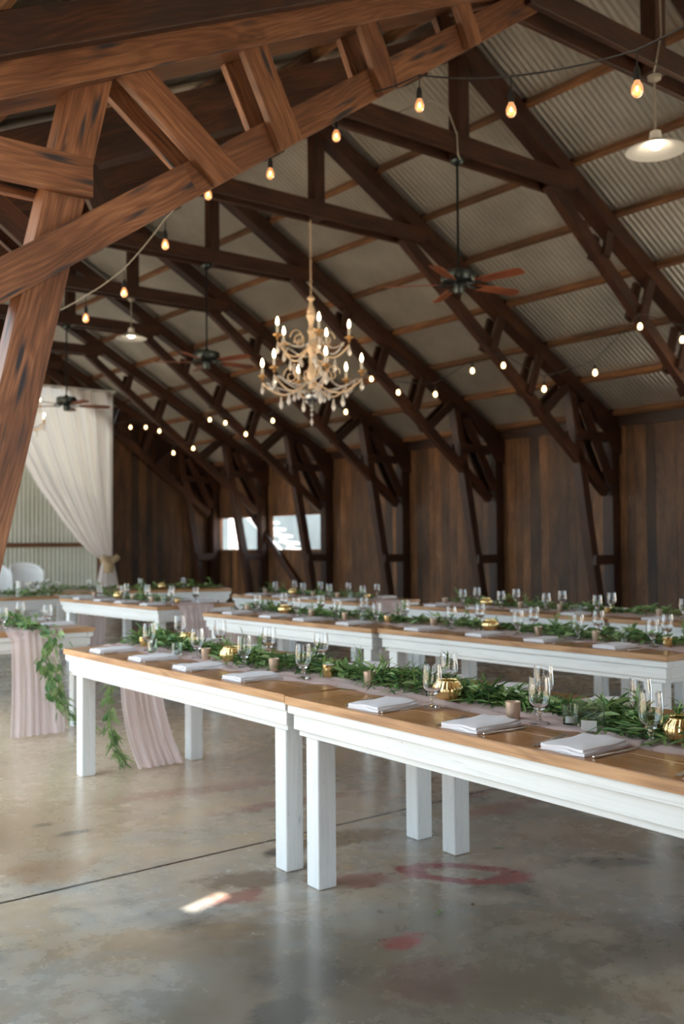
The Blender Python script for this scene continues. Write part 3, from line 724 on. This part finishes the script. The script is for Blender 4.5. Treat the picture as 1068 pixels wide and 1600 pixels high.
def place(kind,fn,k,l,w,rz=0,z=.7605,label='',cat='',group=None):
    if kind not in PROTO: PROTO[kind]=o=fn()
    else: o=copy_tree(PROTO[kind])
    o.location=T(k,l,w,z); o.rotation_euler=(0,0,ROOT[k][1]+rz); tag(o,label,cat,group); return o
rng=random.Random(11)
cnt={}
def side_of(w): return 'camera' if w<.45 else 'far'
def put(kind,k,l,w,rz=0,i=None):
    j=lambda a: rng.uniform(-a,a)
    s=side_of(w); nm=SHORT[k]; key=(kind,k,s); cnt[key]=cnt.get(key,0)+1; o_=ORD[cnt[key]-1]
    if kind=='goblet': place(kind,goblet,k,l,w,0,.766,'clear goblet, %s from left on the %s side of %s'%(o_,s,nm),'glass','goblets on '+nm)
    if kind=='napkin': place(kind,napkin,k,l,w,rz+j(.08),.7605,'folded napkin, %s from left on the %s side of %s'%(o_,s,nm),'napkin','napkins on '+nm)
    if kind=='fork': place(kind,fork,k,l,w,rz+j(.05),.7605,'fork left of the %s napkin, %s side of %s'%(o_,s,nm),'fork','forks on '+nm)
    if kind=='knife': place(kind,knife,k,l,w,rz+j(.05),.7605,'knife right of the %s napkin, %s side of %s'%(o_,s,nm),'knife','knives on '+nm)
    if kind=='cup': place(kind,cupgold,k,l,w,0,.766,'frosted gold votive cup, %s from left on %s'%(o_ if s=='camera' else o_+' far-side',nm),'candle holder','gold votive cups on '+nm)
    if kind=='gvot': place(kind,glassvot,k,l,w,0,.766,'greenish glass votive, %s from left on %s'%(o_,nm),'candle holder','glass votives on '+nm)
    if kind=='bowl': place(kind,bowl,k,l,w,0,.766,'ribbed gold bowl, %s from left on %s'%(o_ if s=='camera' else o_+' far-side',nm),'bowl','ribbed gold bowls on '+nm)
    if kind=='diamond': place(kind,diamond,k,l,w,0,.766,'faceted gold cup, %s from the left on %s'%(o_,nm),'candle holder','faceted cups on '+nm)
# front row, measured settings
for l in (.37,.905,1.425,1.926): put('napkin','T1',l,.155); put('knife','T1',l+.115,.045); put('fork','T1',l-.12,.045,.25)
for l,w_ in ((.512,.32),(1.055,.345),(1.589,.32),(2.132,.305)): put('goblet','T1',l,w_)
for l,w_ in ((.09,.74),(.62,.735),(1.24,.69),(1.72,.70)): put('goblet','T1',l,w_)
for l in (.25,.80,1.4,1.95): put('napkin','T1',l,.79)
put('gvot','T1',.62,.29); put('gvot','T1',.844,.33); put('cup','T1',1.168,.335); put('cup','T1',1.817,.35); put('bowl','T1',.42,.62); put('bowl','T1',1.32,.40); put('diamond','T1',.28,.40); put('diamond','T1',2.15,.435)
for l in (.47,1.0,1.447,1.95): put('napkin','T2',l,.14,.06); put('fork','T2',l-.105,.035,.30); put('knife','T2',l+.115,.04,.06)
for l,w_ in ((.622,.255),(1.112,.305),(1.557,.312)): put('goblet','T2',l,w_)
for l,w_ in ((.36,.575),(.90,.555),(1.345,.54),(1.85,.54)): put('goblet','T2',l,w_)
for l in (-.0,.45,.95,1.5): put('napkin','T2',l+.02,.79,.1)
put('bowl','T2',.524,.42); put('bowl','T2',1.60,.41); put('cup','T2',-.0+.02,.42); put('cup','T2',.994,.30); put('gvot','T2',1.189,.375)
# other tables, regular settings
for k in ('R2L','R2R','R3L','R3R','R3E','LB1','NL'):
    full=k in ('R2L','R2R')
    ls=[.36,.92,1.48,2.02]
    if k=='NL': ls=[1.5,2.05]
    for l in ls:
        put('napkin',k,l+rng.uniform(-.04,.04),.15)
        if full: put('knife',k,l+.13,.05); put('fork',k,l-.14,.05,.05)
    for l in ls: put('napkin',k,l+rng.uniform(-.04,.04),.79)
    for l in ls: put('goblet',k,l+.14+rng.uniform(-.04,.04),.30)
    for l in ls: put('goblet',k,l-.02+rng.uniform(-.04,.04),.70)
    if k!='NL':
        put('cup',k,.25,.33); put('cup',k,1.25,.33); put('cup',k,1.72,.32); put('bowl',k,.75,.40); put('gvot',k,1.9,.36); put('diamond',k,2.2,.36)
put('bowl','NL',1.86,.30); put('cup','NL',1.45,.34)
for l in (.5,1.2,1.8): put('goblet','LB2',l,.3)
put('cup','LB2',.9,.32); put('bowl','LB2',1.5,.34)
# acrylic table-number stand
t=empty('acrylic_stand',T('T2',1.302,.335,.766),ROOT['T2'][1]+.5)
b=MB(); b.board((-.02,0,.0),(.02,0,.0),(0,1,0),.03,(0,0,1),.004); b.board((0,0,0),(0,0,.10),(1,0,0),.003,(0,1,0),.09); b.build('clear_panel',M['acrylic'],t,bevel=.001)
b=MB(); b.board((-.012,-.0,.002),(-.012,0,.036),(0,1,0),.05,(1,0,0),.002); b.build('card',M['frost'],t)
b=MB(); b.board((.0,-.046,0),(.0,-.046,.10),(1,0,0),.003,(0,1,0),.002); b.build('panel_edge',M['bronze'],t)
tag(t,'small clear acrylic card stand between the votive and the right goblet on the nearest table','card stand')
# ---------------------------------------------------------------- head table flowers, candle, chairs
def flowers(k,l,w_,label):
    g=empty('flower_arrangement',T(k,l,w_,.765)); A=MB();B=MB();rn=random.Random(5)
    for i in range(22):
        c=Vector((rn.gauss(0,.15),rn.gauss(-.12,.07),rn.uniform(.06,.17)))
        for j in range(34):
            d=Vector((rn.uniform(-1,1),rn.uniform(-1,1),rn.uniform(-.2,1))); B.leaf(c,d,Vector((0,0,1)),rn.uniform(.03,.045),.035,-.5,rn.random())
    for i in range(190):
        c=Vector((rn.gauss(0,.17),rn.gauss(0,.12),rn.uniform(0,.11))); d=Vector((c.x*4+rn.uniform(-.6,.6),c.y*4+rn.uniform(-.6,.6),rn.uniform(-.4,.9)))
        A.leaf(c,d,Vector((0,0,1)),rn.uniform(.06,.12),rn.uniform(.02,.045),.3,rn.random())
    A.build('leaves',M['leaf2'],g,smooth=True,angle=180); B.build('blossoms',M['petal'],g,smooth=True,angle=180); return tag(g,label,'flowers')
flowers('HEAD',2.25,.17,'bouquet of white roses with greenery on the head table')
for l,h in ((2.03,.19),): 
    b=MB(); p=T('HEAD',l,.25,.762); b.lathe([(0,0),(.04,0),(.04,h),(.03,h+.002),(0,h-.004)],p,18); tag(b.build('pillar_candle',M['wax'],smooth=True),'white pillar candle left of the bouquet on the head table','candle')
# note: on the crosswise tables l runs from +X to -X
def chair(x,y,rz,label):
    t=empty('rattan_chair',(x,y,0),rz)
    b=MB(); b.lathe([(0,.44),(.20,.44),(.21,.455),(.20,.48),(0,.485)],seg=28); b.build('seat',M['rattan'],t,smooth=True)
    for sx in (-1,1):
        for sy in (-1,1): b=MB(); b.tube([(sx*.17,sy*.17,.44),(sx*.21,sy*.21,0)],[.018,.013],8); b.build('leg',M['rattan'],t,smooth=True)
    # barrel back facing -Y: rim arch and woven panel
    def P(a,z): r=.20+.03*(z-.45)/.7; return Vector((r*math.sin(a),r*math.cos(a)*.8+.03,z))
    def top(a): return .45+.70*(math.cos(a*.62)**.35)
    rim=[P(-1.75,.45)]+[P(-1.6+3.2*i/28,top(-1.6+3.2*i/28)) for i in range(29)]+[P(1.75,.45)]
    b=MB(); b.tube(rim,.019,8); b.build('back_frame',M['rattan'],t,smooth=True)
    rows=[]
    for i in range(29):
        a=-1.55+3.1*i/28; zt=top(a); rows.append([P(a,.45+(zt-.45)*j/8) for j in range(9)])
    b=MB(); b.grid(rows); o=b.build('woven_back',M['rattan'],t,smooth=True,angle=180); s=o.modifiers.new('s','SOLIDIFY'); s.thickness=.008
    return tag(t,label,'chair','white chairs behind the head table')
chair(5.19,13.40,0,'white round-backed woven chair behind the bouquet on the head table')
chair(4.74,13.42,.1,'white round-backed woven chair cut by the left edge of the view')
# ---------------------------------------------------------------- curtain
b=MB(); rows=[]; nu,nv=120,40
TU,TZ=2.97,1.10
HEM=[(0,.15),(.2,.52),(.414,.97),(.578,1.34),(.78,1.93),(.9,2.32),(.953,2.55),(1,2.84)]
def interp(x,tb):
    for (a,p),(c,q) in zip(tb[:-1],tb[1:]):
        if x<=c: return p+(q-p)*(x-a)/(c-a)
    return tb[-1][1]
for i in range(nv+1):
    t=i/nv; r=[]
    for j in range(nu+1):
        s=j/nu; u0=-.15+s*(3.12+.15)
        z=OPZ-.03-(OPZ-.03-TZ)*t
        uR=3.12-.02*t; q=t**1.55                                      # left hem sweeps in towards the tie
        uL=interp(t,HEM)
        u=uL+(uR-uL)*s
        zz=z-(.0+.35*math.sin(math.pi*min(1,t))*(1-s)**1.5*0)
        pl=math.sin(s*52+1.5*math.sin(s*9))+.4*math.sin(s*97+2)
        r.append(Vector((XC+u,YG-.12+.055*pl*(1-.45*t),zz)))
    rows.append(r)
# pull the fold lines: hem droops below the straight line
b.grid(rows)
g=empty('curtain',(-.15,-.34,-.03)); o=b.build('drape',M['curtain'],g,smooth=True,angle=180)
b=MB(); rows=[]
for i in range(15):
    t=i/14; z=TZ-.0-(TZ-.02)*t; hw=.12+.16*min(1,t*1.6)**.8
    rows.append([Vector((XC+TU+.0+hw*math.cos(a*2*math.pi/60),YG-.14+hw*.45*math.sin(a*2*math.pi/60)*(1+.12*math.sin(a*1.25))+.01*math.sin(a),z)) for a in range(61)])
b.grid(rows); b.build('drape_tail',M['curtain'],g,smooth=True,angle=180)
b=MB()
for z,hw in ((1.10,.15),(.95,.12)): b.lathe([(hw,-.07),(hw*1.15,0),(hw,.07)],(XC+TU,YG-.14,z),24)
b.lathe([(.12,-.30),(.14,-.12),(.10,0)],(XC+TU,YG-.15,1.1),24)
for s in (-1,1):
    for k in range(3): b.lathe([(0,-.08),(.07,-.04),(.08,.03),(0,.08)],(XC+TU+s*(.09+.03*k),YG-.27,1.10+.02*k),12)
b.build('burlap_tie',M['burlap'],g,smooth=True)
b=MB(); b.tube([(XC-3.2,YG-.12,OPZ+.0),(XC+3.18,YG-.12,OPZ+.0)],.02,10); b.build('curtain_rod',M['rattan'],g,smooth=True)
tag(g,'cream curtain swept to the right and tied with a burlap bow at the open end','curtain')
# ---------------------------------------------------------------- ceiling fans
def fan():
    t=empty('ceiling_fan')   # origin at collar underside; hub 1.36 below
    b=MB(); b.lathe([(0,.0),(.072,0),(.075,-.02),(.066,-.05),(.03,-.075),(0,-.08)],seg=20); b.build('canopy',M['bronze'],t,smooth=True)
    b=MB(); b.tube([(0,0,-.06),(0,0,-1.17)],.0135,10); b.build('downrod',M['rod'],t,smooth=True)
    b=MB(); b.lathe([(0,-1.13),(.03,-1.14),(.05,-1.17),(.165,-1.18),(.182,-1.195),(.182,-1.275),(.17,-1.29),(.07,-1.30),(.06,-1.31),(.06,-1.36),(.045,-1.40),(0,-1.405)],seg=32); b.build('motor',M['bronze'],t,smooth=True)
    for k in range(5):
        a=R(-9+72*k); d=Vector((math.cos(a),math.sin(a),0)); s=Vector((-math.sin(a),math.cos(a),0)); up=Vector((0,0,1))
        c=MB(); c.tube([d*.10+up*-1.30,d*.15+up*-1.325,d*.20+up*-1.315],.011,8); c.board(d*.17+up*-1.318,d*.27+up*-1.316,s,.07,up+s*.2,.008)
        br=c.build('blade_bracket',M['bronze'],t,smooth=True)
        n=(up+s*.22).normalized(); sd=(s-n*s.dot(n)).normalized(); c=MB()
        pts=[]; prof=[(.22,.045),(.30,.058),(.50,.066),(.68,.070),(.745,.062),(.77,.035)]
        for r,hw in prof: pts.append(d*r+sd*hw+up*-1.312)
        for r,hw in prof[::-1]: pts.append(d*r-sd*hw+up*-1.312)
        c.poly(pts,n*.008,.5,axis=d); c.build('blade',M['blade'],t)
    return t
f0=fan(); f0.location=(XC+.03,TY[1]+.12,5.335); f0.rotation_euler=(0,0,0)
tag(f0,'dark bronze ceiling fan with reddish blades, nearest of the three, upper right of the chandelier','ceiling fan','ceiling fans along the ridge')
f=copy_tree(f0); f.scale=(1,1,1.06); f.location=(XC-.03,TY[3]+.12,5.335); f.rotation_euler=(0,0,R(8)); tag(f,'dark bronze ceiling fan left of the chandelier','ceiling fan','ceiling fans along the ridge')
f=copy_tree(f0); f.scale=(1,1,1.10); f.location=(XC,TY[5]+.12,5.335); f.rotation_euler=(0,0,R(-6)); tag(f,'farthest dark ceiling fan, in front of the curtain','ceiling fan','ceiling fans along the ridge')
# ---------------------------------------------------------------- pendant lamps
def lamp(L):
    t=empty('pendant_lamp')
    b=MB(); b.lathe([(0,0),(.06,0),(.055,-.03),(.02,-.05),(0,-.05)],seg=16); b.build('canopy',M['wire'],t,smooth=True)
    b=MB(); b.tube([(0,0,-.04),(0,0,-L+.1)],.009,8); b.build('stem',M['wire'],t,smooth=True)
    b=MB(); b.lathe([(.02,-L+.13),(.045,-L+.12),(.055,-L+.05),(.12,-L+.02),(.235,-L-.03),(.25,-L-.045),(.245,-L-.046),(.12,-L+.008),(.05,-L+.03),(.02,-L+.04)],seg=36); b.build('lamp_shade',M['enamel'],t,smooth=True)
    b=MB(); b.lathe([(0,-L-.03),(.035,-L-.025),(.06,-L-.0),(.05,-L+.02),(0,-L+.03)],seg=20); b.build('bulb',M['lampglow'],t,smooth=True)
    return t
l0=lamp(.60); l0.location=(XC+.07,TY[0]+.12,5.335); tag(l0,'white enamel dish pendant lamp, lit, at the upper right edge','pendant lamp','dish pendant lamps')
l1=copy_tree(l0); l1.location=(XC+.04,TY[4]+.12,5.335); tag(l1,'white enamel dish pendant lamp, lit, left of the middle fan','pendant lamp','dish pendant lamps')
# ---------------------------------------------------------------- chandelier
def chandelier(scale=1.):
    t=empty('chandelier'); S_=scale       # origin at hook; dims relative to collar underside
    def L(p): return [(r*S_,z*S_) for r,z in p]
    b=MB(); 
    for i in range(17): 
        z=-.02-.055*i; pts=[Vector((.012*math.cos(a)*(1 if i%2 else 0),.012*math.cos(a)*(0 if i%2 else 1),z-.028+.032*math.sin(a)))*S_ for a in [2*math.pi*q/8 for q in range(9)]]
        b.tube(pts,.003*S_,5)
    b.build('chain',M['goldpaint'],t,smooth=True)
    b=MB(); b.lathe(L([(0,-.94),(.012,-.94),(.045,-.97),(.048,-.985),(.02,-1.01),(.022,-1.06),(.04,-1.10),(.052,-1.13),(.045,-1.16),(.058,-1.18),(.055,-1.20),(.03,-1.27),(.025,-1.33),(.045,-1.36),(.05,-1.38),(.03,-1.41),(.028,-1.50),(.06,-1.56),(.065,-1.60),(.03,-1.66),(.03,-1.80),(.055,-1.86),(.06,-1.92),(.03,-1.98),(.04,-2.04),(.03,-2.08),(0,-2.08)]),seg=20); b.build('column',M['goldpaint'],t,smooth=True)
    b=MB(); b.lathe(L([(0,-2.065),(.05,-2.08),(.078,-2.12),(.084,-2.16),(.072,-2.21),(.04,-2.24),(0,-2.245)]),seg=20); b.build('ball',M['silver'],t,smooth=True)
    b=MB()
    def crystal(b,p,h): b.lathe([(0,0),(.010*S_,-h*.25),(.030*S_,-h*.68),(.018*S_,-h*.88),(0,-h)],p,6)
    def arm(n,off,R_,zb,zc,nm,up):
        for k in range(n):
            a=off+2*math.pi*k/n; d=Vector((math.cos(a),math.sin(a),0))
            pts=[]; 
            for i in range(15):
                q=i/14; r=R_*(.05+.95*q); z=zb-.16*math.sin(q*math.pi*.9)*(1.1)+ (zc-zb)*q**1.5
                pts.append((d*r+Vector((0,0,z)))*S_)
            c=MB(); c.tube(pts,.011*S_,8)
            # scroll on top of the arm
            sp=[]; cc=d*R_*.42+Vector((0,0,zb+.07))
            for i in range(22):
                th=i/21*2.6*math.pi; rr=.095*(1-i/26); sp.append((cc+d*(rr*math.cos(th))+Vector((0,0,rr*math.sin(th)*1.2)))*S_)
            c.tube(sp,.007*S_,6); ar=c.build('arm',M['goldpaint'],t,smooth=True)
            tip=(d*R_+Vector((0,0,zc)))*S_
            c=MB(); c.lathe(L([(0,-.03),(.018,-.02),(.012,.0),(.02,.015),(.055,.03),(.057,.036),(.02,.036),(.018,.06),(0,.06)]),tip,14); c.build('drip_pan',M['gold'],ar,smooth=True)
            c=MB(); c.lathe(L([(0,.04),(.016,.04),(.016,.15),(0,.15)]),tip,10); c.build('candle_sleeve',M['cream'],ar,smooth=True)
            c=MB(); c.lathe(L([(0,.15),(.010,.155),(.019,.18),(.017,.205),(.008,.235),(0,.255)]),tip,12); c.build('flame_bulb',M['flame'],ar,smooth=True)
            for pp,hh in ((tip+Vector((0,0,-.03*S_)),.17*S_),((d*R_*.62+Vector((0,0,zb-.15)))*S_,.19*S_),((d*R_*.35+Vector((0,0,zb-.12)))*S_,.13*S_)):
                c=MB(); crystal(c,pp,hh); c.build('crystal_drop',M['crystal'],ar)
    arm(5,.5,.46,-1.55,-1.50,'upper',1); arm(6,.15,.62,-1.98,-1.93,'lower',1)
    # bead swags between the arms
    for tier,(n,off,R_,z0,z1,dip) in enumerate(((5,.5,.40,-1.52,-1.52,.10),(6,.15,.55,-1.98,-1.98,.12),(6,.15,.58,-1.98,-2.12,.03))):
        for k in range(n):
            a0=off+2*math.pi*k/n; a1=off+2*math.pi*(k+1)/n
            p=Vector((R_*math.cos(a0),R_*math.sin(a0),z0)); q=Vector((R_*math.cos(a1),R_*math.sin(a1),z0)) if tier<2 else Vector((.07*math.cos(a0),.07*math.sin(a0),z1))
            prof=[]; rr=[]
            for i in range(29):
                f=i/28; prof.append((p.lerp(q,f)+Vector((0,0,-dip*math.sin(math.pi*f))))*S_); rr.append((.016 if i%2 else .004)*S_)
            c=MB(); c.tube(prof,rr,6); c.build('bead_swag',M['crystal'],t)
    c=MB(); z=-2.26
    for i,h in enumerate((.05,.05,.06,.12)): c.lathe([(0,0),(.022*S_,-h*.5*S_),(0,-h*S_)],(0,0,z*S_),8); z-=h
    c.build('pendant_crystal',M['crystal'],t)
    return t
ch=chandelier(); ch.location=(XC-.03,TY[2]+.12,5.335); tag(ch,'two-tiered gilded chandelier with lit candle bulbs and crystal drops','chandelier','chandeliers along the ridge')
c2=chandelier(.62); c2.location=(XC-.74,TY[5]+.2,4.74); tag(c2,'small distant chandelier with two lit candles showing in front of the curtain','chandelier','chandeliers along the ridge')
# ---------------------------------------------------------------- string lights
def bulb_unit(root,p,near,drop=.09):
    p=Vector(p)   # p = centre of the glass
    sc_=1.0
    b=MB(); b.tube([p+Vector((0,0,.085+drop)),p+Vector((.003,0,.085+drop*.5)),p+Vector((0,0,.085))],.0035,6); b.lathe([(0,.105),(.009,.10),(.013,.085),(.017,.075),(.017,.035),(.014,.032),(0,.032)],p,14)
    s=b.build('socket',M['black'],root,smooth=True)
    b=MB(); b.lathe([(.013,.036),(.015,.028),(.025,.008),(.0285,-.010),(.026,-.028),(.015,-.042),(0,-.047)],p,18); g=b.build('bulb',M['bulb'] if near else M['glow'],s,smooth=True)
    if near:
        b=MB(); 
        for k in range(4):
            a=k*1.57; b.tube([p+Vector((.004*math.cos(a),.004*math.sin(a),.02)),p+Vector((.009*math.cos(a),.009*math.sin(a),-.008)),p+Vector((.005*math.cos(a+.6),.005*math.sin(a+.6),-.014))],.0016,5)
        b.build('filament',M['filament'],g)
def string(pts,bulbs,near,label,drop=.09,r=.005,mt='black'):
    t=empty('string_light',pts[0]); base=Vector(pts[0]); b=MB(); P=[]
    for a,c in zip(pts[:-1],pts[1:]):
        a,c=Vector(a),Vector(c); n=8
        for i in range(n):
            f=i/n; P.append(a.lerp(c,f)-base-Vector((0,0,.02*(a-c).length*4*f*(1-f))))
    P.append(Vector(pts[-1])-base); b.tube(P,r,6); b.build('cable',M[mt],t,smooth=True)
    for q in bulbs: bulb_unit(t,Vector(q)-base,near,drop)
    return tag(t,label,'string lights','strings of bulbs under the roof')
n1=[(3.95,2.05,3.40),(3.872,2.667,3.448),(3.954,3.497,3.663),(3.99,4.236,3.958),(4.04,4.66,4.09)]
up=lambda p,d=.175: (p[0],p[1],p[2]+d)
string([up(n1[0],.32)]+[up(p) for p in n1[1:4]]+[(4.05,4.70,4.22)],n1[1:4],True,'string of amber bulbs crossing the upper right, in front of the nearest truss')
n2=[(4.042,5.09,4.07),(3.873,5.609,3.935),(3.695,6.135,3.899),(3.648,6.685,3.662),(3.632,7.337,3.426),(3.602,8.001,3.337),(3.569,8.666,3.303)]
string([(4.08,5.02,4.32)]+[up(p,.19) for p in n2]+[(3.5,9.45,3.6)],n2,True,'string of amber bulbs running away behind the nearest truss on the left',mt='wire')
f1=[(10.16,6.46,3.69),(10.16,7.02,3.94),(10.16,7.68,3.48),(10.16,8.49,3.38),(10.16,9.19,3.79),(10.16,9.77,3.80),(10.16,10.52,3.56),(10.16,11.33,3.69),(10.16,11.96,3.98),(10.16,12.61,3.53)]
string([(10.16,5.6,4.2)]+[up(p,.16) for p in f1]+[(10.16,13.6,3.95)],f1,False,'string of small bulbs swagging past the right ends of the nearer trusses',.07)
f2=[(10.16,14.69,3.6),(10.16,15.57,3.44),(10.16,16.28,3.72),(10.16,16.85,3.84),(10.16,17.49,3.33),(10.16,18.3,3.3),(10.16,18.9,3.81),(10.16,19.51,3.95),(10.16,20.23,4.02)]
string([(10.16,14.0,3.95)]+[up(p,.16) for p in f2]+[(10.16,21.2,4.2)],f2,False,'far string of small bulbs swagging before the back wall',.07)
# conduits on the collars
def cable(pts,label,r=.008):
    b=MB(); b.tube(pts,r,6); return tag(b.build('conduit',M['wire'],smooth=True),label,'cable')
cable([(XC-.9,TY[1]+.02,5.52),(XC-.5,TY[1]-.03,5.75),(XC-.25,TY[1]-.03,5.72),(XC-.12,TY[1]-.03,5.5),(XC-.10,TY[1]-.02,5.30),(XC+.0,TY[1]+.05,5.30)],'grey cable looping beside the king post above the nearest fan')
cable([(XC-.06,TY[0]-.03,6.3),(XC-.05,TY[0]-.03,5.6),(XC-.12,TY[0]-.03,5.36),(XC-.04,TY[0]+.05,5.31)],'grey cable down the king post above the right pendant lamp')
# ---------------------------------------------------------------- litter on the floor
def fl_leaf(x,y,rz,L,c,label):
    b=MB(); b.leaf(Vector((0,0,.004)),Vector((math.cos(rz),math.sin(rz),.05)),Vector((0,0,1)),L,L*.2,.05,.6); o=b.build('fallen_leaf',M['leaf'],smooth=True,angle=180,loc=(x,y,.002)); tag(o,label,'leaf','fallen leaves')
fl_leaf(1.86,5.28,.2,.05,0,'small green leaf on the floor in front of the left table leg')
fl_leaf(3.35,3.14,-.6,.06,0,'thin green leaf on the floor right of the two inner legs')
fl_leaf(2.60,2.72,.4,.06,0,'pale green leaf on the floor right of the nearest leg')
fl_leaf(3.55,2.98,.9,.04,0,'small green leaf right of the red floor stain')
def pebble(x,y,s,label):
    b=MB()
    for k in range(4): b.lathe([(0,-.3*s),(.5*s,-.1*s),(.4*s,.2*s),(0,.35*s)],(random.uniform(-.5,.5)*s,random.uniform(-.4,.4)*s,.3*s),7)
    tag(b.build('dry_debris',M['purlin'],loc=(x,y,0)),label,'debris')
pebble(2.15,1.55,.025,'dry brown crumb of debris at the lower right of the floor'); pebble(2.79,2.72,.010,'tiny dry bud below the red floor stain')
